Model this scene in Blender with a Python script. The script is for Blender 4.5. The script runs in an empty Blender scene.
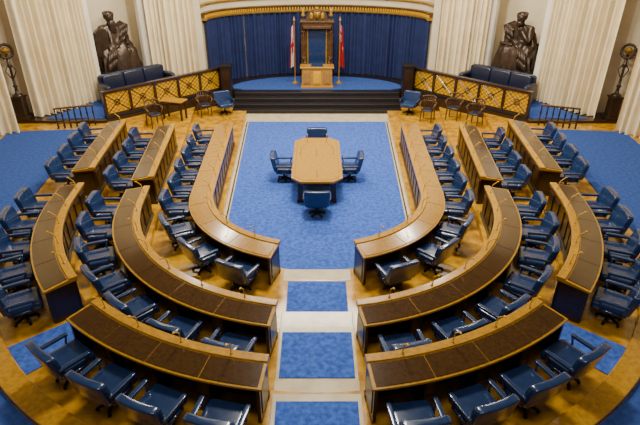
import bpy, bmesh, math, random
from mathutils import Vector, Matrix
random.seed(4)
scn=bpy.context.scene
col=scn.collection
pi=math.pi

# ---------------------------------------------------------------- materials
def mat(name,c1,c2=None,rough=.5,metal=0.0,scale=6,stretch=(1,1,1),coat=0.0,bump=0.0,detail=4,spec=.5,sheen=0.0):
    m=bpy.data.materials.new(name); m.use_nodes=True
    nt=m.node_tree; b=nt.nodes['Principled BSDF']
    b.inputs['Roughness'].default_value=rough
    b.inputs['Metallic'].default_value=metal
    b.inputs['Coat Weight'].default_value=coat
    b.inputs['Coat Roughness'].default_value=.12
    b.inputs['Specular IOR Level'].default_value=spec
    b.inputs['Sheen Weight'].default_value=sheen
    c2=c2 or tuple(x*.8 for x in c1)
    tc=nt.nodes.new('ShaderNodeTexCoord'); mp=nt.nodes.new('ShaderNodeMapping')
    mp.inputs['Scale'].default_value=stretch
    nz=nt.nodes.new('ShaderNodeTexNoise'); nz.inputs['Scale'].default_value=scale; nz.inputs['Detail'].default_value=detail
    rp=nt.nodes.new('ShaderNodeValToRGB')
    rp.color_ramp.elements[0].color=(*c1,1); rp.color_ramp.elements[1].color=(*c2,1)
    rp.color_ramp.elements[0].position=.35; rp.color_ramp.elements[1].position=.65
    L=nt.links.new
    L(tc.outputs['Object'],mp.inputs['Vector']); L(mp.outputs[0],nz.inputs['Vector'])
    L(nz.outputs['Fac'],rp.inputs['Fac']); L(rp.outputs['Color'],b.inputs['Base Color'])
    if bump:
        bp=nt.nodes.new('ShaderNodeBump'); bp.inputs['Strength'].default_value=bump; bp.inputs['Distance'].default_value=.02
        L(nz.outputs['Fac'],bp.inputs['Height']); L(bp.outputs[0],b.inputs['Normal'])
    return m
M={}
M['honey']=mat('honey_oak',(.50,.245,.008),(.36,.165,.005),rough=.25,scale=14,stretch=(1,1,4),coat=.5)
M['honeytop']=mat('honey_oak_top',(.40,.19,.008),(.29,.13,.005),rough=.22,scale=16,stretch=(1,1,4),coat=.5)
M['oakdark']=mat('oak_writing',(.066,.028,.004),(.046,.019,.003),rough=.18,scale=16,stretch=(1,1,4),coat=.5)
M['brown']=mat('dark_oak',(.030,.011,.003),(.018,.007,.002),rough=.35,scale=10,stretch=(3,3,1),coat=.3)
M['throne']=mat('carved_oak',(.12,.050,.007),(.065,.027,.004),rough=.4,scale=10,coat=.2)
M['black']=mat('near_black_wood',(.009,.006,.006),(.014,.010,.009),rough=.4,scale=6)
M['parquet']=mat('parquet',(.66,.33,.012),(.34,.15,.005),rough=.22,scale=4,coat=.4)
M['stone']=mat('beige_stone',(.68,.57,.36),(.54,.44,.26),rough=.2,scale=3,coat=.3)
M['carpet']=mat('blue_carpet',(.030,.080,.36),(.065,.150,.56),rough=.95,scale=11,bump=.4,detail=14,spec=.1,sheen=.1)
M['carpet2']=mat('blue_carpet_outer',(.030,.065,.24),(.044,.095,.33),rough=.95,scale=11,bump=.3,detail=12,spec=.1)
M['leather']=mat('blue_leather',(.009,.025,.080),(.013,.034,.105),rough=.25,scale=8,coat=.5)
M['leatherdark']=mat('navy_leather',(.005,.009,.027),(.008,.013,.038),rough=.32,scale=8,coat=.2)
M['metal']=mat('dark_metal',(.015,.013,.012),(.025,.02,.018),rough=.4,metal=.6,scale=4)
M['cream']=mat('cream_curtain',(.90,.77,.51),(.82,.68,.43),rough=.9,scale=2)
M['bluecurtain']=mat('blue_curtain',(.006,.013,.068),(.009,.019,.095),rough=.85,scale=3)
M['wall']=mat('plaster',(.70,.59,.40),(.64,.53,.35),rough=.8,scale=2)
M['white']=mat('white_stone',(.84,.77,.63),(.78,.70,.56),rough=.6,scale=2)
M['gold']=mat('gilded',(.44,.25,.03),(.30,.16,.02),rough=.4,metal=.35,scale=8)
M['goldplate']=mat('brass_grille',(.80,.43,.006),(.60,.30,.004),rough=.45,metal=.15,scale=25)
M['bronze']=mat('bronze',(.045,.028,.018),(.075,.046,.028),rough=.33,metal=.5,scale=9,bump=.5)
M['red']=mat('flag_red',(.42,.005,.012),(.32,.004,.008),rough=.8)
M['flagwhite']=mat('flag_white',(.62,.6,.58),(.55,.54,.52),rough=.8)
M['flagblue']=mat('flag_blue',(.02,.03,.25),(.02,.03,.2),rough=.8)

# ---------------------------------------------------------------- mesh builder
class MB:
    def __init__(s): s.v=[]; s.f=[]; s.m=[]; s.cur=0
    def add(s,vs,fs):
        o=len(s.v); s.v+= [tuple(v) for v in vs]
        for f in fs: s.f.append([i+o for i in f]); s.m.append(s.cur)
    def box(s,c,d,rot=0,taper=1):
        hx,hy,hz=[k/2 for k in d]; ca,sa=math.cos(rot),math.sin(rot)
        vs=[]
        for z in (-1,1):
            t=taper if z>0 else 1
            for x,y in ((-1,-1),(1,-1),(1,1),(-1,1)):
                X=x*hx*t;Y=y*hy*t
                vs.append((c[0]+X*ca-Y*sa,c[1]+X*sa+Y*ca,c[2]+z*hz))
        s.add(vs,[(3,2,1,0),(4,5,6,7),(0,1,5,4),(1,2,6,5),(2,3,7,6),(3,0,4,7)])
    def rod(s,a,b,r,r2=None,n=8):
        r2=r if r2 is None else r2
        a=Vector(a);b=Vector(b);d=(b-a).normalized()
        u=d.orthogonal().normalized(); w=d.cross(u)
        vs=[]
        for p,q in ((a,r),(b,r2)):
            for i in range(n):
                t=2*pi*i/n; vs.append(p+u*math.cos(t)*q+w*math.sin(t)*q)
        fs=[(i,(i+1)%n,n+(i+1)%n,n+i) for i in range(n)]+[tuple(range(n-1,-1,-1)),tuple(range(n,2*n))]
        s.add(vs,fs)
    def lathe(s,c,prof,n=20,sx=1,sy=1):
        vs=[];k=len(prof)
        for r,z in prof:
            for i in range(n):
                t=2*pi*i/n; vs.append((c[0]+r*math.cos(t)*sx,c[1]+r*math.sin(t)*sy,c[2]+z))
        fs=[(j*n+i,j*n+(i+1)%n,(j+1)*n+(i+1)%n,(j+1)*n+i) for j in range(k-1) for i in range(n)]
        fs+=[tuple(range(n-1,-1,-1)),tuple(range((k-1)*n,k*n))]
        s.add(vs,fs)
    def cushion(s,c,d,e=.35,nu=20,nv=10,bend=0,lean=0,rot=0):
        def sp(x,p): return math.copysign(abs(x)**p,x)
        vs=[]
        for j in range(nv+1):
            v=-pi/2+pi*j/nv
            for i in range(nu):
                u=2*pi*i/nu
                x=sp(math.cos(v),e)*sp(math.cos(u),e)*d[0]/2
                y=sp(math.cos(v),e)*sp(math.sin(u),e)*d[1]/2
                z=sp(math.sin(v),e)*d[2]/2
                y+=bend*x*x - lean*z
                X=x*math.cos(rot)-y*math.sin(rot); Y=x*math.sin(rot)+y*math.cos(rot)
                vs.append((c[0]+X,c[1]+Y,c[2]+z))
        fs=[(j*nu+i,j*nu+(i+1)%nu,(j+1)*nu+(i+1)%nu,(j+1)*nu+i) for j in range(nv) for i in range(nu)]
        s.add(vs,fs)
    def sweep(s,frames,prof):
        k=len(prof); vs=[]
        for x,y,nx,ny in frames:
            for u,z in prof: vs.append((x+nx*u,y+ny*u,z))
        fs=[]
        for j in range(len(frames)-1):
            for i in range(k):
                fs.append((j*k+i,j*k+(i+1)%k,(j+1)*k+(i+1)%k,(j+1)*k+i))
        fs+=[tuple(range(k-1,-1,-1)),tuple(range((len(frames)-1)*k,len(frames)*k))]
        s.add(vs,fs)
    def prism(s,poly,z0,z1):
        k=len(poly); vs=[(x,y,z0) for x,y in poly]+[(x,y,z1) for x,y in poly]
        s.add(vs,[tuple(range(k-1,-1,-1)),tuple(range(k,2*k))]+[(i,(i+1)%k,k+(i+1)%k,k+i) for i in range(k)])
    def ring(s,c,R,r,axis=(0,0,1),n=20,m=6):
        ax=Vector(axis).normalized(); u=ax.orthogonal().normalized(); w=ax.cross(u); c=Vector(c); vs=[]
        for i in range(n):
            t=2*pi*i/n; d=u*math.cos(t)+w*math.sin(t)
            for j in range(m):
                q=2*pi*j/m; vs.append(c+d*(R+r*math.cos(q))+ax*r*math.sin(q))
        s.add(vs,[(i*m+j,((i+1)%n)*m+j,((i+1)%n)*m+(j+1)%m,i*m+(j+1)%m) for i in range(n) for j in range(m)])
    def obj(s,name,mats,parent=None,smooth=False,bevel=0,loc=None,rz=0,**props):
        me=bpy.data.meshes.new(name); me.from_pydata(s.v,[],s.f)
        if not isinstance(mats,(list,tuple)): mats=[mats]
        for m in mats: me.materials.append(m)
        for p,mi in zip(me.polygons,s.m): p.material_index=mi; p.use_smooth=smooth
        bm=bmesh.new(); bm.from_mesh(me); bmesh.ops.remove_doubles(bm,verts=bm.verts,dist=1e-5)
        bmesh.ops.recalc_face_normals(bm,faces=bm.faces); bm.to_mesh(me); bm.free()
        o=bpy.data.objects.new(name,me); col.objects.link(o)
        if parent: o.parent=parent
        if loc: o.location=loc
        o.rotation_euler[2]=rz
        if bevel:
            b=o.modifiers.new('bevel','BEVEL'); b.width=bevel; b.segments=2; b.limit_method='ANGLE'
        for k,v in props.items(): o[k]=v
        return o
def empty(name,loc=(0,0,0),rz=0,**props):
    o=bpy.data.objects.new(name,None); o.empty_display_size=.2; col.objects.link(o)
    o.location=loc; o.rotation_euler[2]=rz
    for k,v in props.items(): o[k]=v
    return o
def clone(root,loc,rz,**props):
    n=root.copy(); col.objects.link(n); n.location=loc; n.rotation_euler[2]=rz
    for k,v in props.items(): n[k]=v
    for c in root.children:
        d=c.copy(); col.objects.link(d); d.parent=n
        for g in c.children:
            h=g.copy(); col.objects.link(h); h.parent=d
    return n

# ---------------------------------------------------------------- row paths
T1,T2,T3=.13,.31,.52
class Row:
    def __init__(s,c,R,k): s.c=c;s.R=R;s.a1=math.acos(k);s.L=R*s.a1
    def P(s,t,side=-1,off=0):
        a=min(t/s.R,s.a1)
        nx,ny=-math.sin(a),-math.cos(a)
        x=s.R*nx; y=s.c+s.R*ny
        if t>s.L:
            e=t-s.L; x+= -math.cos(a)*e; y+= math.sin(a)*e
        x+=nx*off; y+=ny*off
        if side>0: x=-x; nx=-nx
        return (x,y,nx,ny)
    def frames(s,t0,t1,side=-1,off=0,step=.15):
        n=max(1,int(math.ceil((t1-t0)/step)))
        return [s.P(t0+(t1-t0)*i/n,side,off) for i in range(n+1)]
    def full(s,tmax,off=0):
        l=s.frames(0,tmax,-1,off,.25); r=s.frames(0,tmax,1,off,.25)
        return l[::-1]+r[1:]
R1=Row(11.95,2.95,.045); R2=Row(11.26,4.45,.1); R3=Row(11.26,5.97,.1)
ZP=.62

# ---------------------------------------------------------------- floors
b=MB(); b.box((0,12,-.15),(26,30,.3)); b.obj('floor',M['stone'],kind='structure')
def tier(row,off,tmax,z,name):
    fr=row.full(tmax,off); b=MB()
    vs=[];n=len(fr)
    for x,y,nx,ny in fr:
        ox,oy=x+nx*7,y+ny*7
        vs+=[(x,y,-.01),(x,y,z),(ox,oy,z),(ox,oy,-.01)]
    fs=[]
    for i in range(n-1):
        for j in range(4): fs.append((i*4+j,i*4+(j+1)%4,(i+1)*4+(j+1)%4,(i+1)*4+j))
    fs+=[(0,1,2,3),tuple((n-1)*4+j for j in (3,2,1,0))]
    b.add(vs,fs); return b.obj(name,M['parquet'],kind='structure')
tier(R1,-.45,R1.L+10.2,T1,'floor_tier_a'); tier(R2,-.42,R2.L+10.6,T2,'floor_tier_b'); tier(R3,-.40,R3.L+10.6,T3,'floor_tier_c')
for sd,nm in ((-1,'floor_platform_left'),(1,'floor_platform_right')):
    b=MB(); pts=[(-3.6,22.1),(-7.72,18.12),(-11,18.12),(-11,23.9),(-3.6,23.9)]
    pts=[(x*-sd,y) for x,y in pts]
    b.prism(pts,0,ZP+.004); b.obj(nm,M['brown'],kind='structure')
    b=MB(); pts=[(-4.35,21.95),(-7.85,18.55),(-7.85,18.3),(-9.9,18.3),(-8.75,20.7),(-7.2,22.2),(-5.4,22.3)]
    pts=[(x*-sd,y) for x,y in pts]
    b.prism(pts,ZP+.004,ZP+.022); b.obj('platform_carpet',M['carpet2'],label='blue carpet behind the brass screen',category='carpet')
fr=R1.full(R1.L+7.95,-.60)
b=MB(); b.prism([(x,y) for x,y,_,_ in fr],.0,.015); b.obj('centre_carpet',M['carpet'],label='mottled blue carpet filling the centre of the chamber',category='carpet')
b=MB(); b.sweep(R1.full(R1.L+7.95,-.54),[(-.02,.0),(.02,.0),(.02,.006),(-.02,.006)]); b.obj('trim_inlay',M['brown'],kind='structure')
for sd in (-1,1):
    b=MB(); b.sweep(R3.frames(.72,R3.L+7.0,sd,0,.25),[(1.43,T3),(4.1,T3),(4.1,T3+.02),(1.43,T3+.02)])
    b.obj('outer_carpet',M['carpet2'],label='blue carpet on the top tier beside the curtained wall',category='carpet')
    b=MB(); b.sweep(R3.frames(.72,R3.L+1.0,sd,0,.15),[(1.05,T3),(1.42,T3),(1.42,T3+.1),(1.05,T3+.1)])
    b.obj('wooden_curb',M['honey'],label='curved honey oak curb edging the top tier',category='curb',bevel=.02)
    b=MB(); b.sweep(R3.frames(4.36,5.1,sd,0,.15),[(-.38,T3),(1.04,T3),(1.04,T3+.015),(-.38,T3+.015)])
    b.obj('aisle_runner',M['carpet'],label='blue carpet runner in the diagonal aisle between desks',category='carpet')
def slab(x,y0,y1,z0,z1,m,name,**p):
    b=MB(); b.box((0,(y0+y1)/2,(z0+z1)/2),(2*x,y1-y0,z1-z0)); return b.obj(name,M[m],bevel=.015,**p)
st=dict(label='pale stone step crossing the centre aisle',category='step')
slab(.74,9.1,9.52,0.001,T1+.012,'stone','aisle_step',**st)
slab(.69,7.42,7.98,T1,.22,'stone','aisle_step',**st)
slab(.69,6.02,7.42,T1,T2+.012,'stone','aisle_step',**st)
slab(.69,5.66,6.02,T2,.43,'stone','aisle_step',**st)
slab(.69,3.2,5.66,T2,T3+.012,'stone','aisle_step',**st)
rn=dict(label='square of blue carpet laid on the aisle step',category='carpet')
slab(.62,8.0,9.06,T1,T1+.02,'carpet','carpet_square',**rn)
slab(.63,6.16,7.26,T2+.012,T2+.03,'carpet','carpet_square',**rn)
slab(.62,3.3,5.50,T3+.012,T3+.03,'carpet','carpet_square',**rn)

# ---------------------------------------------------------------- chair
def make_chair(name='desk_chair'):
    r=empty(name)
    b=MB()
    for i in range(5):
        a=2*pi*i/5+.3; b.rod((0,0,.09),(.21*math.cos(a),.21*math.sin(a),.06),.035,.025,8)
        b.cushion((.21*math.cos(a),.21*math.sin(a),.03),(.06,.06,.06),.8,8,6)
    b.lathe((0,0,.05),[(.05,0),(.05,.06),(.03,.08)],12)
    b.obj('base',M['metal'],r,smooth=True)
    b=MB(); b.rod((0,0,.12),(0,0,.30),.035,.03,12); b.lathe((0,0,.26),[(.05,0),(.22,.04),(.22,.07)],12); b.obj('column',M['metal'],r)
    b=MB(); b.cushion((0,.05,.40),(.58,.60,.15),.2,24,10); b.obj('seat',M['leather'],r,smooth=True)
    b=MB(); b.cushion((0,-.29,.63),(.68,.14,.46),.2,24,12,bend=.30,lean=.24)
    b.obj('backrest',M['leather'],r,smooth=True)
    for s in (-1,1):
        b=MB(); b.cushion((s*.335,-.01,.59),(.075,.52,.05),.3,14,8)
        b.rod((s*.33,.22,.58),(s*.31,.16,.36),.018,.018); b.rod((s*.33,-.2,.58),(s*.31,-.16,.36),.018,.018)
        b.box((s*.30,-.0,.36),(.03,.38,.045))
        b.obj('armrest',M['leather'],r,smooth=True)
    return r
tmpl=make_chair()
tmpl['label']='blue leather swivel armchair at the clerks table'; tmpl['category']='chair'; tmpl['group']='blue chairs around the clerks table'
TY0,TY1=12.65,15.95
tc=(TY0+TY1)/2
tmpl.location=(0,TY0-.42,.015); tmpl.rotation_euler[2]=0
for x,y,r in ((0,TY1+.40,pi),(-1.0,tc+.1,-pi/2),(1.0,tc+.1,pi/2)):
    clone(tmpl,(x,y,.015),r)

# ---------------------------------------------------------------- mic
def make_mic():
    r=empty('microphone')
    b=MB(); b.lathe((0,0,0),[(.025,0),(.025,.012),(.012,.02)],10); b.obj('mic_base',M['gold'],r)
    b=MB(); b.rod((0,0,.01),(0,.03,.2),.009,.009,6); b.rod((0,.03,.2),(0,.12,.28),.009,.009,6); b.obj('mic_stem',M['goldplate'],r)
    b=MB(); b.cushion((0,.14,.292),(.03,.06,.03),.8,10,6); b.obj('mic_head',M['goldplate'],r,smooth=True)
    r['label']='slim gooseneck microphone standing on a wooden desk'; r['category']='microphone'; r['group']='gooseneck microphones on the desks'
    return r
mic=None

# ---------------------------------------------------------------- desks
def desk(row,side,t0,t1,nseat,z,lab,chair_lab,grp,top='oakdark',coff=.62):
    global mic
    root=empty('member_desk',label=lab,category='desk',group='curved oak desks of the members')
    F=lambda a,c,step=.12: row.frames(a,c,side,0,step)
    def part(b,name,m,bevel=0,**k):
        return b.obj(name,M[m],root,bevel=bevel,**k)
    b=MB(); b.sweep(F(t0-.03,t1+.03),[(-.33,z+.785),(-.33,z+.83),(-.18,z+.83),(-.17,z+.80),(.27,z+.745),(.27,z+.705),(-.30,z+.74)])
    part(b,'desktop','honey',.006)
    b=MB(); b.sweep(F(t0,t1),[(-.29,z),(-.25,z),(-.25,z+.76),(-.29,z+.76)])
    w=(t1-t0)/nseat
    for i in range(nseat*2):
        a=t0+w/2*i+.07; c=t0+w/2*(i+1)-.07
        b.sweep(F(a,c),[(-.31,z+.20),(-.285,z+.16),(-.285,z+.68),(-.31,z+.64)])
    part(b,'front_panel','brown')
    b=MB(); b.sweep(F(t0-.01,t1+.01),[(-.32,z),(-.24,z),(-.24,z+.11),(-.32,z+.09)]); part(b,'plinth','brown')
    b=MB(); b.sweep(F(t0-.01,t1+.01),[(-.315,z+.72),(-.26,z+.70),(-.26,z+.775),(-.315,z+.775)]); part(b,'moulding','throne')
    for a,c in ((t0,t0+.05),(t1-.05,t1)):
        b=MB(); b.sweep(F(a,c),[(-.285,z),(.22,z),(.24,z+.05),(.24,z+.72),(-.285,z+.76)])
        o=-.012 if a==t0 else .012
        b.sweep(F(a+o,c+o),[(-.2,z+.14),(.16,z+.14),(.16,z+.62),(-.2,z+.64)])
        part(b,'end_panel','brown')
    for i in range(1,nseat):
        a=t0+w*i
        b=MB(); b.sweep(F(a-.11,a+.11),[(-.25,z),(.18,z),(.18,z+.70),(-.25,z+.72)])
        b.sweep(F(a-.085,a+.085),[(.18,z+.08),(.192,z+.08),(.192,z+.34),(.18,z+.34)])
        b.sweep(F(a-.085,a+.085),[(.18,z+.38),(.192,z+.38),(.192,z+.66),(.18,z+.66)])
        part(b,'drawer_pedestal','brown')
    for i in range(nseat):
        a=t0+w*i+.006; c=t0+w*(i+1)-.006
        if i==0: a=t0+.02
        if i==nseat-1: c=t1-.02
        b=MB(); b.sweep(F(a,c),[(-.155,z+.79),(.235,z+.747),(.235,z+.7615),(-.155,z+.808)])
        part(b,'writing_surface',top,.003,label='polished wooden writing surface')
        t=t0+w*(i+.5)
        x,y,nx,ny=row.P(t+random.uniform(-.02,.02),side,coff+random.uniform(-.02,.03))
        rz=math.atan2(-ny,-nx)-pi/2+random.uniform(-.08,.08)
        clone(tmpl,(x,y,z),rz,label=chair_lab,group=grp)
        x,y,nx,ny=row.P(t+.12,side,-.25)
        rz=math.atan2(ny,nx)-pi/2
        if mic is None:
            mic=make_mic(); mic.location=(x,y,z+.83); mic.rotation_euler[2]=rz
        else: clone(mic,(x,y,z+.83),rz)
for sd in (-1,1):
    desk(R1,sd,.92,R1.L+5.2,9,T1,'long curved honey oak desk bordering the centre carpet','blue leather swivel armchair behind the innermost desk','blue chairs of the inner row','honeytop',.59)
    desk(R2,sd,.77,R2.L+.85,7,T2,'curved dark-topped oak desk on the second tier','blue leather swivel armchair behind the second-tier desk','blue chairs of the middle row')
    desk(R2,sd,R2.L+1.45,R2.L+5.5,4,T2,'straight oak desk on the second tier near the screen','blue leather swivel armchair behind the second-tier desk','blue chairs of the middle row')
    desk(R3,sd,.77,4.22,4,T3,'curved dark-topped oak desk on the top tier by the aisle','blue leather swivel armchair on the top tier','blue chairs of the outer row')
    desk(R3,sd,5.2,R3.L+.75,5,T3,'short curved oak desk on the top tier beside the outer carpet','blue leather swivel armchair on the top tier','blue chairs of the outer row')
    desk(R3,sd,R3.L+1.7,R3.L+5.5,4,T3,'straight oak desk on the top tier near the low rail','blue leather swivel armchair on the top tier','blue chairs of the outer row')
for s in (-1,1):
    clone(tmpl,(s*3.72,20.4,T1),pi+s*-.5,label='blue leather armchair beside the dais steps',group='blue chairs beside the dais')

# ---------------------------------------------------------------- clerks table
r=empty('clerks_table',(0,tc,.015),label='honey oak table with clipped corners on the blue carpet',category='table')
W,L_=.71,(TY1-TY0)/2
def octa(w,l,c): return [(-w+c,-l),(w-c,-l),(w,-l+c),(w,l-c),(w-c,l),(-w+c,l),(-w,l-c),(-w,-l+c)]
b=MB(); b.prism(octa(W,L_,.27),.72,.78); b.obj('tabletop',M['honey'],r,bevel=.008)
b=MB(); b.prism(octa(W-.12,L_-.12,.22),.60,.72); b.obj('apron',M['brown'],r)
b=MB(); b.prism(octa(W-.08,L_-.08,.24),.78,.783); b.obj('table_inlay',M['honeytop'],r)
b=MB(); b.prism(octa(W-.11,L_-.11,.22),.783,.786); b.obj('table_inlay',M['honey'],r)
for x in (-1,1):
    for y in (-1,0,1):
        b=MB(); b.box((x*(W-.24),y*(L_-.34),.30),(.13,.13,.6)); b.box((x*(W-.24),y*(L_-.34),.05),(.17,.17,.1)); b.obj('leg',M['brown'],r,bevel=.01)
for x,y,rz in ((-.3,1.3,pi),(.3,1.3,pi),(-.5,.3,-pi/2),(.5,.3,pi/2),(0,-1.3,0),(0,.2,0)):
    clone(mic,(x,tc+y,.801),rz,label='slim gooseneck microphone on the clerks table')

# ---------------------------------------------------------------- dais
YD=20.8
for i in range(4):
    slab(3.5,YD+.32*i,YD+.32*(i+1) if i<3 else 22.1,0.0,.155*(i+1),'black','dais_step',label='dark wooden step leading up to the throne dais',category='step',group='dais steps')
AW,AB=4.62,2.6
b=MB(); n=24; pts=[(3.6,22.1)]+[((AW+.1)*math.cos(pi*i/n),22.42+(AB+.1)*math.sin(pi*i/n)) for i in range(n+1)]+[(-3.6,22.1)]
b.prism(pts,0,.627); b.obj('floor_dais',M['black'],kind='structure')
b=MB(); pts=[(3.2,22.12)]+[(3.75*math.cos(pi*i/n),22.4+2.0*math.sin(pi*i/n)) for i in range(n+1)]+[(-3.2,22.12)]
b.prism(pts,.627,.65); b.obj('dais_carpet',M['carpet2'],label='blue carpet on top of the dais',category='carpet')
for s in (-1,1):
    b=MB(); b.box((0,0,.8),(.42,.42,1.6)); b.box((0,0,1.64),(.5,.5,.08)); b.box((0,0,.08),(.5,.5,.16))
    b.cur=1; b.box((0,-.213,.95),(.26,.01,1.0))
    b.obj('newel_post',[M['black'],M['brown']],bevel=.01,loc=(s*3.78,21.75,T1),label='dark square wooden post between dais and screen',category='post',group='newel posts')

# ---------------------------------------------------------------- speaker desk and throne
r=empty('speaker_desk',(0,22.55,.65),label='honey oak lectern desk standing before the throne',category='desk')
b=MB(); b.box((0,0,.42),(1.3,.5,.84)); b.box((0,0,.05),(1.4,.6,.1)); b.obj('body',M['honey'],r,bevel=.01)
b=MB(); b.box((0,0,.88),(1.45,.62,.07)); b.obj('desktop',M['honey'],r,bevel=.015)
for x in (-.43,0,.43):
    b=MB(); b.box((x,-.262,.45),(.34,.03,.56)); b.box((x,-.28,.45),(.24,.03,.44)); b.obj('panel',M['honeytop'] if x else M['goldplate'],r,bevel=.008)
b=MB(); b.box((0,-.02,.93),(.5,.4,.03)); b.box((0,.02,.955),(.4,.3,.03)); b.obj('blotter',M['leather'],r)
r=empty('throne',(0,23.45,.65),label='tall carved oak throne with blue back and canopy',category='throne')
b=MB(); b.box((0,0,.2),(1.25,.9,.4)); b.obj('base',M['throne'],r,bevel=.01)
b=MB(); b.cushion((0,-.1,.62),(.8,.7,.2),.3); b.obj('seat_cushion',M['leather'],r,smooth=True)
b=MB(); b.box((0,-.05,.48),(.95,.8,.16)); b.obj('seat_frame',M['throne'],r,bevel=.01)
for s in (-1,1):
    b=MB(); b.box((s*.52,-.1,.9),(.1,.75,.07)); b.rod((s*.52,-.42,.4),(s*.52,-.42,.9),.05,.04); b.cushion((s*.52,-.48,.92),(.13,.13,.13),.9,10,8); b.obj('armrest',M['throne'],r,bevel=.01)
    b=MB(); b.box((s*.58,.33,1.3),(.23,.2,2.6))
    b.lathe((s*.59,.2,.9),[(.06,0),(.08,.05),(.055,.12),(.07,.7),(.055,1.3),(.09,1.38),(.09,1.5)],12)
    for z in (.5,1.0,1.6,2.1): b.cushion((s*.59,.2,z),(.2,.12,.14),.8,10,8)
    b.obj('column',M['throne'],r)
    b=MB(); b.lathe((s*.6,.25,2.72),[(.07,0),(.1,.08),(.05,.14),(.09,.24),(.02,.38)],12); b.obj('finial',M['gold'],r,smooth=True)
b=MB(); b.box((0,.36,1.45),(1.0,.12,2.3)); b.obj('backrest',M['throne'],r,bevel=.01)
b=MB(); b.cushion((0,.28,1.42),(.76,.1,1.6),.15); b.obj('back_cushion',M['leather'],r,smooth=True)
b=MB()
for x,z,w,h in ((-.41,1.42,.05,1.66),(.41,1.42,.05,1.66),(0,2.24,.86,.05)): b.box((x,.27,z),(w,.06,h))
b.obj('gilded_frame',M['gold'],r)
b=MB(); b.box((0,.2,2.45),(1.3,.55,.14)); b.box((0,.2,2.56),(1.45,.66,.07)); b.box((0,.14,2.33),(1.2,.45,.1)); b.obj('canopy',M['throne'],r,bevel=.01)
b=MB(); k=20
arch=[(-.45,0)]+[(-.45*math.cos(pi*i/k),.12+.32*math.sin(pi*i/k)) for i in range(k+1)]+[(.45,0)]
vs=[(x,.05,2.6+z) for x,z in arch]+[(x,.2,2.6+z) for x,z in arch]; q=len(arch)
b.add(vs,[tuple(range(q)),tuple(range(2*q-1,q-1,-1))]+[(i,(i+1)%q,q+(i+1)%q,q+i) for i in range(q)])
b.obj('pediment',M['throne'],r)
b=MB()
sh=[(-.14,.30),(.14,.30),(.14,.12),(.08,.02),(0,-.04),(-.08,.02),(-.14,.12)]
vs=[(x,0.0,2.68+z) for x,z in sh]+[(x,.06,2.68+z) for x,z in sh]; q=len(sh)
b.add(vs,[tuple(range(q)),tuple(range(2*q-1,q-1,-1))]+[(i,(i+1)%q,q+(i+1)%q,q+i) for i in range(q)])
for s in (-1,1): b.cushion((s*.24,.03,2.78),(.16,.07,.28),.8,12,8)
b.cushion((0,.06,3.08),(.16,.14,.14),.9,12,8); b.ring((0,.06,3.0),.09,.02)
b.obj('crest',M['gold'],r,smooth=True)

# ---------------------------------------------------------------- flags
def flag(x,kind):
    r=empty('flag',(x,23.1,.65),label='red and white flag with red leaf hanging on a pole' if kind=='leaf' else 'red flag with blue and white crossed corner on a pole',category='flag')
    b=MB(); b.lathe((0,0,0),[(.15,0),(.15,.04),(.06,.08),(.03,.12)],16); b.obj('flag_base',M['gold'],r)
    b=MB(); b.rod((0,0,.1),(0,0,2.65),.018,.016,8); b.obj('pole',M['honey'],r)
    b=MB(); b.lathe((0,0,2.64),[(.02,0),(.05,.03),(.035,.08),(.0,.2)],10); b.obj('finial',M['gold'],r)
    b=MB(); nu,nv=48,56
    sg=-1 if x<0 else 1
    def pt(i,j):
        u=i/nu; v=j/nv
        w=.13+.14*v
        a=u*pi*5
        xx=sg*((.01+u*w) -.04*v)
        yy=-.03+.07*math.sin(a)*(.5+v*.6)
        zz=2.55-1.75*v-.2*u*(1-v*.3)
        return (xx,yy,zz)
    vs=[pt(i,j) for j in range(nv+1) for i in range(nu+1)]
    b.add(vs,[(j*(nu+1)+i,j*(nu+1)+i+1,(j+1)*(nu+1)+i+1,(j+1)*(nu+1)+i) for j in range(nv) for i in range(nu)])
    k=0
    for j in range(nv):
        for i in range(nu):
            u=(i+.5)/nu; v=(j+.5)/nv; m=0
            if kind=='leaf':
                if .27<u<.73:
                    m=1; du=abs(u-.5)/.22; dv=(v-.5)/.2
                    R=math.hypot(du,dv); an=math.atan2(-dv,du)
                    lim=.65+.4*abs(math.cos(2.5*(an-pi/2)))
                    if R<lim and dv<.75: m=0
                    if du<.09 and 0<dv<1.1: m=0
            else:
                if u<.5 and v<.4:
                    U=u/.5*2-1; V=v/.4*2-1; m=2
                    if abs(abs(U)-abs(V))<.22: m=1
                    if abs(U)<.25 or abs(V)<.3: m=1
                    if abs(U)<.13 or abs(V)<.16: m=0
                elif (u-.76)**2/.012+(v-.55)**2/.006<1:
                    m=1 if v<.53 else 3
            b.m[k]=m; k+=1
    b.obj('cloth',[M['red'],M['flagwhite'],M['flagblue'],M['gold']],r,smooth=True)
flag(-.97,'leaf'); flag(.97,'ensign')

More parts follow.
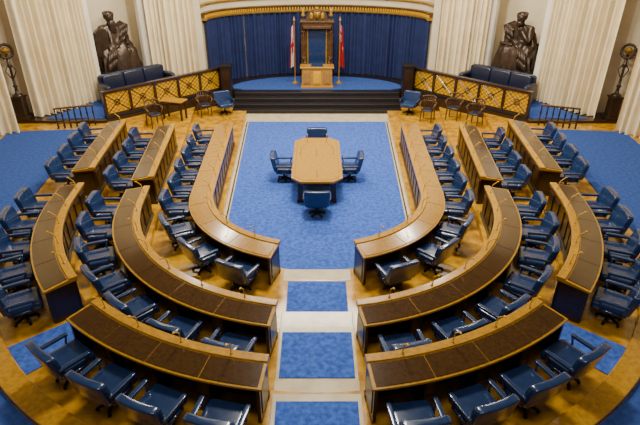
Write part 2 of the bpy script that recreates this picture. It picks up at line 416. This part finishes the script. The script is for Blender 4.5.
# ---------------------------------------------------------------- blue curtain arc and gallery moulding
def el(t,a=AW,bb=AB,cy=22.42): return (a*math.cos(t),cy+bb*math.sin(t))
def curtain(name,fn,z0,z1,m,length,amp=.05,per=.2,seed=1,**p):
    rnd=random.Random(seed)
    n=int(length/per*12); b=MB(); vs=[]
    ph=[0]; rate=1
    for i in range(n):
        if i%9==0: rate=rnd.uniform(.6,1.4)
        ph.append(ph[-1]+2*pi/12*rate)
    am=[.8+.25*math.sin(i*.13+seed)+.15*math.sin(i*.05*seed) for i in range(n+1)]
    K=6
    for k in range(K):
        z=z0+(z1-z0)*k/(K-1)
        for i in range(n+1):
            q=i/n; x,y=fn(q); x2,y2=fn(min(1,q+.001)); x1,y1=fn(max(0,q-.001))
            tx,ty=x2-x1,y2-y1; l=math.hypot(tx,ty); tx/=l;ty/=l; nx,ny=-ty,tx
            f=(1.15-.4*k/(K-1))
            s_=math.sin(ph[i]+.12*math.sin(k*1.3+i*.11)); s_=math.copysign(abs(s_)**.7,s_)
            a=amp*f*am[i]*s_
            vs.append((x+nx*a,y+ny*a,z))
    b.add(vs,[(k*(n+1)+i,k*(n+1)+i+1,(k+1)*(n+1)+i+1,(k+1)*(n+1)+i) for k in range(K-1) for i in range(n)])
    return b.obj(name,M[m],smooth=True,**p)
for i in range(4):
    a0=pi*i/4+.003; a1=pi*(i+1)/4-.003
    curtain('blue_curtain',lambda q:el(a0+(a1-a0)*q,AW-.03,AB-.03),.65,3.4,'bluecurtain',3.1,.085,.25,seed=i+2,label='deep navy pleated curtain hanging behind the throne',category='curtain',group='blue curtains behind the throne')
ef=[(*el(pi*i/40,AW+.12,AB+.12),-math.cos(pi*i/40)*.95,-math.sin(pi*i/40)) for i in range(41)]
b=MB(); b.sweep(ef,[(0,0.6),(0,8),(-.3,8),(-.3,.6)]); b.obj('wall_alcove',M['wall'],kind='structure')
b=MB(); b.sweep(ef,[(.0,3.40),(.24,3.40),(.27,3.45),(.27,3.5),(.0,3.5)]); b.obj('trim_1',M['gold'],kind='structure')
b=MB(); b.sweep(ef,[(.0,3.5),(.16,3.5),(.16,3.62),(.24,3.65),(.24,3.70),(.0,3.70)]); b.obj('trim_2',M['throne'],kind='structure')
b=MB()
for i in range(110):
    t=pi*(i+.5)/110; x,y=el(t,AW-.06,AB-.06); b.box((x,y,3.56),(.07,.05,.11),rot=t)
b.obj('trim_3',M['goldplate'],kind='structure')
b=MB(); b.sweep(ef,[(.02,3.95),(.08,3.95),(.1,4.0),(.02,4.05)]); b.obj('trim_4',M['gold'],kind='structure')

# ---------------------------------------------------------------- walls, pilasters, curtains, niches
def lerp(a,c,q): return (a[0]+(c[0]-a[0])*q,a[1]+(c[1]-a[1])*q)
def poly(pts):
    def f(q):
        L=[math.hypot(c[0]-a[0],c[1]-a[1]) for a,c in zip(pts,pts[1:])]; d=q*sum(L)
        for k,l in enumerate(L):
            if d<=l or k==len(L)-1: return lerp(pts[k],pts[k+1],d/l)
            d-=l
    return f
for sd in (-1,1):
    mx=lambda p:(p[0]*(-sd),p[1])
    W_=[(-4.75,22.6),(-4.8,23.2),(-7.3,23.0),(-8.15,23.7),(-9.9,21.95),(-9.1,21.0),(-10.2,19.0),(-11.0,19.1),(-11.9,17.5),(-12,14),(-12.3,8),(-12.3,1)]
    P=[mx(p) for p in W_]
    b=MB(); n=len(P)
    vs=[(x,y,0) for x,y in P]+[(x,y,9) for x,y in P]
    b.add(vs,[(i,i+1,n+i+1,n+i) for i in range(n-1)])
    b.obj('wall_left' if sd<0 else 'wall_right',M['wall'],kind='structure')
    def pil(p,rot,w=.34,d=.34):
        b=MB(); x,y=mx(p); rr=rot if sd<0 else -rot
        b.box((x,y,4.6),(w,d,8),rr); b.box((x,y,ZP+.12),(w*1.2,d*1.2,.24),rr)
        for k in (-1,0,1): b.box((x+math.cos(rr)*k*w*.3,y+math.sin(rr)*k*w*.3,4.6),(w*.16,d*1.12,8),rr)
        return b
    for k,(p,rt) in enumerate((((-7.28,22.8),-.83),((-8.98,21.1),-.83))):
        pil(p,rt).obj('trim_pilaster_%d'%(k+(10 if sd<0 else 20)),M['white'],kind='structure',bevel=.02)
    cl='cream pleated curtain falling to the floor '
    curtain('cream_curtain',poly([mx((-4.72,22.62)),mx((-7.05,22.55))]),ZP+.03,8,'cream',2.4,.15,.22,seed=3,label=cl+'beside the blue alcove',category='curtain',group='cream wall curtains')
    curtain('cream_curtain',poly([mx((-8.82,20.85)),mx((-9.4,19.6)),mx((-10.28,18.42))]),ZP+.03,8,'cream',2.9,.16,.22,seed=5,label=cl+'between statue niche and lamp',category='curtain',group='cream wall curtains')
    curtain('cream_curtain',poly([mx((-10.38,17.25)),mx((-10.95,16.7)),mx((-11.6,14.5)),mx((-11.8,11))]),T3+.03,8,'cream',6.6,.15,.24,seed=8,label=cl+'beyond the standing lamp',category='curtain',group='cream wall curtains')
    x,y=mx((-8.45,22.2))
    d=(.72,-.69) if sd<0 else (-.72,-.69)
    rz=math.atan2(d[1],d[0])-pi/2
    b=MB(); b.box((0,0,.37),(1.7,1.2,.74)); b.box((0,0,.79),(1.8,1.3,.1)); b.box((0,0,.07),(1.8,1.3,.14))
    b.obj('statue_pedestal',M['white'],bevel=.015,loc=(x,y,ZP+.005),rz=rz,label='pale stone pedestal in a wall niche',category='pedestal',group='statue pedestals')
    root=empty('statue',(x,y,ZP+.846),rz,label='dark bronze bearded robed figure seated holding tablets' if sd<0 else 'dark bronze robed figure seated leaning chin on hand',category='statue')
    S=1.5; SX=1.72
    def sc(o): o.scale=(SX,S*.85,S)
    b=MB(); b.box((0,-.12,.25),(.80,.55,.5)); b.box((0,-.36,.45),(.80,.1,.55)); b.box((0,.12,.03),(.98,1.05,.06))
    sc(b.obj('seat_block',M['bronze'],root,bevel=.01))
    lean=.0 if sd<0 else .16
    V=[(0,-.05,.56),(0,-.04+lean*.3,.80),(0,0+lean*.8,1.04),(0,.02+lean,1.22),(0,.04+lean*1.2,1.30)]
    Rr=[.2,.19,.21,.09,.075]; E=[(0,1),(1,2),(2,3),(3,4)]
    def ch(start,pts):
        p=start
        for (q,rad) in pts:
            V.append(q);Rr.append(rad);E.append((p,len(V)-1));p=len(V)-1
        return p
    for s in (-1,1):
        ch(0,[((s*.12,.0,.56),.12),((s*.17,.22,.58),.12),((s*.22,.45,.56),.1),((s*.2,.46,.32),.075),((s*.19,.44,.10),.05),((s*.2,.54,.08),.05),((s*.21,.63,.075),.04)])
    if sd<0:
        la=ch(2,[((-.23,.0,1.12),.115),((-.34,.05,.88),.09),((-.28,.28,.76),.065),((-.24,.34,.74),.045)])
        ra=ch(2,[((.23,.0,1.12),.115),((.36,.02,.9),.09),((.33,.22,.98),.065),((.3,.28,1.0),.045)])
    else:
        la=ch(2,[((-.23,.13,1.12),.115),((-.27,.36,.80),.09),((-.11,.36,1.05),.065),((-.05,.34,1.14),.045)])
        ra=ch(2,[((.23,.13,1.12),.115),((.33,.18,.86),.09),((.20,.38,.70),.065),((.17,.44,.68),.045)])
    for w in (la,ra):
        p=Vector(V[w])
        for k in range(5):
            off=(k-2)*.02
            ch(w,[((p.x+off,p.y+.05,p.z+.01),.010),((p.x+off*1.1,p.y+.085-abs(k-2)*.006,p.z-.01),.009)])
    me=bpy.data.meshes.new('body'); me.from_pydata(V,E,[]); me.materials.append(M['bronze'])
    o=bpy.data.objects.new('body',me); col.objects.link(o); o.parent=root; sc(o)
    o.modifiers.new('skin','SKIN')
    for sv,rad in zip(me.skin_vertices[0].data,Rr): sv.radius=(rad,rad)
    me.skin_vertices[0].data[0].use_root=True
    ss=o.modifiers.new('sub','SUBSURF'); ss.levels=2; ss.render_levels=2
    hx,hy,hz=0,.07+lean*1.4,1.40
    b=MB(); b.cushion((hx,hy,hz),(.19,.25,.28),.85,16,12); b.rod((hx,hy+.12,hz+.02),(hx,hy+.155,hz-.03),.014,.024,6)
    for s in (-1,1):
        b.cushion((s*.095,hy,hz),(.02,.05,.07),.9,8,6); b.cushion((s*.04,hy+.115,hz+.035),(.05,.03,.018),.9,8,6)
    b.cushion((0,hy+.12,hz-.065),(.07,.03,.02),.9,8,6)
    sc(b.obj('head',M['bronze'],root,smooth=True))
    b=MB(); b.cushion((hx,hy-.04,hz+.05),(.25,.28,.24),.9,14,10)
    for k in range(14):
        a=2*pi*k/14; b.cushion((hx+.10*math.cos(a),hy-.04+.12*math.sin(a),hz+.1-.03*math.sin(a)),(.07,.07,.07),.9,8,6)
    if sd<0:
        b.cushion((hx,hy+.12,hz-.19),(.18,.14,.30),.8,14,10)
        for k in (-1,0,1): b.cushion((hx+k*.05,hy+.14,hz-.28),(.06,.08,.24),.9,8,8)
    else: b.cushion((hx,hy+.10,hz-.12),(.15,.12,.14),.9,14,10)
    sc(b.obj('hair_and_beard',M['bronze'],root,smooth=True))
    b=MB(); path=[((0,lean,1.24),.16,.12),((0,.0+lean*.7,1.14),.30,.19),((0,.0+lean*.4,.9),.33,.23),((0,.05,.70),.40,.27),((0,.2,.60),.43,.25),((0,.36,.52),.44,.22),((0,.44,.3),.42,.17),((0,.45,.05),.47,.2)]
    n=72; vs=[]
    for k,(c,wx,wy) in enumerate(path):
        tilt=(0,0,.1,.35,.9,.6,.15,0)[k]
        for i in range(n):
            a=2*pi*i/n; f=1+(.10*math.sin(a*9+k*.9)+.06*math.sin(a*14-k*1.3))*min(1,.4+k/3)
            vs.append((c[0]+wx*math.cos(a)*f,c[1]+wy*math.sin(a)*f*math.cos(tilt),c[2]+wy*math.sin(a)*f*math.sin(tilt)))
    b.add(vs,[(k*n+i,k*n+(i+1)%n,(k+1)*n+(i+1)%n,(k+1)*n+i) for k in range(len(path)-1) for i in range(n)]+[tuple(range(n))])
    o=b.obj('robe',M['bronze'],root,smooth=True); sc(o)
    ss=o.modifiers.new('sub','SUBSURF'); ss.levels=1; ss.render_levels=1
    b=MB(); q=sd
    cp=[(q*.2,-.1,1.2),(q*.28,.14+lean,1.12),(q*.2,.24+lean*.6,.9),(q*.02,.32,.72),(-q*.22,.52,.62),(-q*.3,.62,.35),(-q*.32,.60,.12)]
    for k in range(5):
        o_=(k-2)*.045
        pp=[(c[0]+o_,c[1]+abs(o_)*.2,c[2]+o_*q*.6) for c in cp]
        for p1,p2 in zip(pp,pp[1:]): b.rod(p1,p2,.035,.035,8); b.cushion(p2,(.07,.07,.07),1,8,6)
    sc(b.obj('cloak',M['bronze'],root,smooth=True))
    if sd<0:
        for s in (0,1):
            b=MB(); b.box((.38,.30+.07*s,.80),(.34,.05,.62),.35); b.cushion((.38,.3+.07*s,1.11),(.34,.055,.18),.9,14,6,rot=.35)
            sc(b.obj('tablet',M['bronze'],root,bevel=.01))
    else:
        b=MB(); b.rod((.05,.46,.72),(.38,.42,.74),.04,.04,12); sc(b.obj('scroll',M['bronze'],root))
    # sofa
    sx,sy=mx((-7.25,20.95))
    r=empty('sofa',(sx,sy,ZP+.022),rz,label='long navy leather sofa against the niche wall',category='sofa')
    b=MB(); b.box((0,.0,.2),(2.8,.75,.2)); b.obj('frame',M['leatherdark'],r,bevel=.02)
    for k in (-1,0,1):
        b=MB(); b.cushion((k*.87,.06,.42),(.86,.70,.22),.25); b.obj('seat_cushion',M['leatherdark'],r,smooth=True)
        b=MB(); b.cushion((k*.87,-.27,.78),(.86,.22,.60),.28,lean=.15); b.obj('back_cushion',M['leatherdark'],r,smooth=True)
    b=MB(); b.cushion((0,-.4,.58),(2.9,.18,1.04),.2); b.obj('backrest',M['leatherdark'],r,smooth=True)
    for s in (-1,1):
        b=MB(); b.cushion((s*1.43,0,.44),(.22,.84,.6),.3); b.cushion((s*1.43,0,.72),(.28,.88,.22),.7); b.obj('armrest',M['leatherdark'],r,smooth=True)
        for yy in (-.3,.3):
            b=MB(); b.rod((s*1.3,yy,0),(s*1.3,yy,.12),.03,.04); b.obj('leg',M['black'],r)
    # torchere
    tx,ty=mx((-10.75,18.38))
    r=empty('torchere_lamp',(tx,ty,ZP+.005),0,label='tall bronze standing lamp with wreath on a dark pedestal',category='floor lamp')
    b=MB(); b.box((0,0,.4),(.34,.34,.8)); b.box((0,0,.8),(.42,.42,.06)); b.box((0,0,.05),(.46,.46,.1)); b.obj('pedestal',M['bronze'],r,bevel=.01)
    b=MB(); b.lathe((0,0,.83),[(.2,0),(.16,.06),(.07,.12),(.045,.3),(.09,.36),(.045,.42),(.04,1.0),(.09,1.06),(.06,1.12),(.045,1.5)],14)
    for q in range(3):
        a=2*pi*q/3; b.rod((.05*math.cos(a),.05*math.sin(a),1.5),(.19*math.cos(a),.19*math.sin(a),1.75),.02,.015); b.rod((.19*math.cos(a),.19*math.sin(a),1.75),(.06*math.cos(a),.06*math.sin(a),1.95),.015,.02)
    b.obj('pole',M['bronze'],r,smooth=True)
    b=MB(); ax=(.75*(-sd),-.6,.1)
    b.ring((0,0,2.4),.22,.045,ax,24)
    for i in range(16):
        a=2*pi*i/16; u=Vector(ax).orthogonal().normalized(); w=Vector(ax).normalized().cross(u); p=Vector((0,0,2.4))+(u*math.cos(a)+w*math.sin(a))*.23
        b.cushion(p,(.10,.10,.10),.9,8,6)
    b.obj('wreath',M['bronze'],r,smooth=True)
    b=MB(); b.lathe((0,0,2.3),[(.03,0),(.12,.05),(.16,.14),(.18,.16),(.14,.17)],16); b.cushion((0,0,2.47),(.2,.2,.16),.95,16,10); b.obj('lamp_bowl',M['gold'],r,smooth=True)
    # brass screen
    A=mx((-4.1,22.0)); B=mx((-7.7,18.3))
    dx,dy=B[0]-A[0],B[1]-A[1]; LL=math.hypot(dx,dy)
    r=empty('brass_screen',(A[0],A[1],ZP+.005),math.atan2(dy,dx),label='low screen of gilded lattice panels framed in dark wood',category='screen')
    b=MB(); b.box((LL/2,0,.06),(LL,.16,.12)); b.obj('bottom_rail',M['black'],r,bevel=.01)
    b=MB(); b.box((LL/2,0,.97),(LL,.2,.08)); b.obj('top_rail',M['brown'],r,bevel=.01)
    npan=5; w=LL/npan
    for i in range(npan+1):
        b=MB(); b.box((min(max(i*w,.04),LL-.04),0,.5),(.08,.18,.92)); b.obj('post',M['brown'],r)
    for i in range(npan):
        x0=i*w+.04; x1=(i+1)*w-.04; xm=(x0+x1)/2
        b=MB(); b.box((xm,0,.53),(x1-x0,.02,.82))
        b.cur=1
        for yy in (-.02,.02):
            b.rod((x0,yy,.14),(x1,yy,.92),.018,n=6); b.rod((x0,yy,.92),(x1,yy,.14),.018,n=6)
            for k in range(1,5):
                f=k/5; h=.78
                for (p1,p2) in (((x0,.14+h*f),(x0+(x1-x0)*(1-f),.92)),((x0+(x1-x0)*f,.14),(x1,.14+h*(1-f))),((x0,.14+h*(1-f)),(x0+(x1-x0)*(1-f),.14)),((x0+(x1-x0)*f,.92),(x1,.92-h*(1-f)))):
                    b.rod((p1[0],yy,p1[1]),(p2[0],yy,p2[1]),.006,n=4)
            b.ring((xm,yy,.53),.10,.014,(0,1,0)); b.ring((xm,yy,.53),.04,.012,(0,1,0),12)
            b.box((xm,yy,.915),(x1-x0,.02,.03)); b.box((xm,yy,.145),(x1-x0,.02,.03))
        b.obj('lattice_panel',[M['goldplate'],M['brown']],r)
    A=mx((-7.95,17.95)); B=mx((-9.15,17.5)); dx,dy=B[0]-A[0],B[1]-A[1]; LL=math.hypot(dx,dy)
    r=empty('low_rail',(A[0],A[1],T3+.02),math.atan2(dy,dx),label='low dark wooden rail with turned posts',category='railing')
    b=MB(); b.box((LL/2,0,.72),(LL,.08,.05)); b.obj('top_rail',M['throne'],r)
    b=MB(); b.box((LL/2,0,.2),(LL,.05,.04)); b.obj('bottom_rail',M['throne'],r)
    for i in range(7):
        b=MB(); b.lathe((.03+i*(LL-.06)/6,0,0),[(.03,0),(.03,.12),(.018,.3),(.03,.45),(.018,.6),(.025,.7)],10); b.obj('baluster',M['black'],r)

# ---------------------------------------------------------------- wooden armchairs
def wood_chair():
    r=empty('wooden_armchair')
    b=MB(); b.cushion((0,0,.45),(.46,.46,.07),.35); b.obj('seat',M['leatherdark'],r,smooth=True)
    for x,y in ((-.2,-.2),(.2,-.2),(-.2,.2),(.2,.2)):
        b=MB(); b.rod((x*1.1,y*1.1,0),(x,y,.43),.022,.028); b.obj('leg',M['throne'],r)
    b=MB(); pts=[(.3*math.cos(a),-.02+.27*math.sin(a),.72) for a in [pi*1.0*k/14+pi for k in range(15)]]
    pts=[(-.29,.2,.68)]+pts+[(.29,.2,.68)]
    for p,q in zip(pts,pts[1:]): b.rod(p,q,.03,n=8)
    b.obj('arm_rail',M['throne'],r,smooth=True)
    b=MB(); pts=[(.25*math.cos(a),-.06+.24*math.sin(a),.92) for a in [pi*k/12+pi for k in range(13)]]
    for p,q in zip(pts,pts[1:]): b.rod(p,q,.03,n=8)
    for k in range(7):
        a=pi+pi*(k+1)/8; b.rod((.2*math.cos(a),.2*math.sin(a),.47),(.25*math.cos(a),-.06+.24*math.sin(a),.91),.013,n=6)
    for s in (-1,1): b.rod((s*.2,.17,.47),(s*.29,.19,.68),.018,n=6)
    b.obj('backrest',M['throne'],r,smooth=True)
    r['label']='brown wooden armchair with curved spindle back'; r['category']='chair'; r['group']='wooden armchairs by the screen'
    return r
wc=wood_chair(); wc.rotation_euler[2]=pi*.85; wc.location=(4.3,19.55,T1)
for x,y,z,rz in ((5.22,19.25,T2,2.6),(5.85,18.55,T2,2.4),(-4.5,20.2,T1,-2.6),(-6.0,18.45,T2,-2.4)):
    clone(wc,(x,y,z),rz)
r=empty('side_table',(-5.45,19.3,T2),-.3,label='small honey oak table by the brass screen',category='table')
b=MB(); b.box((0,0,.72),(.95,.5,.05)); b.obj('tabletop',M['honey'],r,bevel=.01)
b=MB(); b.box((0,0,.64),(.82,.38,.12)); b.obj('apron',M['brown'],r)
for x in (-.38,.38):
    for y in (-.17,.17):
        b=MB(); b.box((x,y,.3),(.06,.06,.6)); b.obj('leg',M['brown'],r)

# ---------------------------------------------------------------- lights, world, camera
def area(loc,size,e,colr,target):
    l=bpy.data.lights.new('added_overhead_light','AREA'); l.shape='RECTANGLE'; l.size=size[0]; l.size_y=size[1]; l.energy=e; l.color=colr  # added lamp above the view
    o=bpy.data.objects.new('added_overhead_light',l); col.objects.link(o); o.location=loc
    o.rotation_euler=(Vector(target)-Vector(loc)).to_track_quat('-Z','Y').to_euler()
area((0,11.5,10.5),(1.6,1.6),1250,(1,.94,.82),(0,11.5,0))
area((0,19,9.5),(6,1.2),1050,(1,.92,.78),(0,18.3,0))
area((-5.5,20,9.3),(.8,.8),420,(1,.93,.80),(-10,18.8,2.5))  # added pair grazing the side curtains to bring out the folds
area((5.5,20,9.3),(.8,.8),420,(1,.93,.80),(10,18.8,2.5))
area((-3,11.5,8.5),(.8,.8),400,(1,.93,.80),(-10,19.5,3))  # added pair brightening the side walls and statue niches
area((3,11.5,8.5),(.8,.8),400,(1,.93,.80),(10,19.5,3))
area((0,13,9),(3,.8),300,(1,.92,.80),(0,24,2.5))  # added fill aimed to brighten the back wall
area((0,3,10),(6,1.5),340,(1,.93,.82),(0,7,0))
w=bpy.data.worlds.new('world'); scn.world=w; w.use_nodes=True
bg=w.node_tree.nodes['Background']; bg.inputs[0].default_value=(1,.95,.88,1); bg.inputs[1].default_value=.08
cam=bpy.data.cameras.new('camera'); co=bpy.data.objects.new('camera',cam); col.objects.link(co)
co.location=(0,0,6.86); co.rotation_euler=(math.radians(90-29),0,0)
cam.sensor_width=36; cam.lens=520/640*36; cam.shift_x=3/640; cam.clip_end=200
scn.camera=co
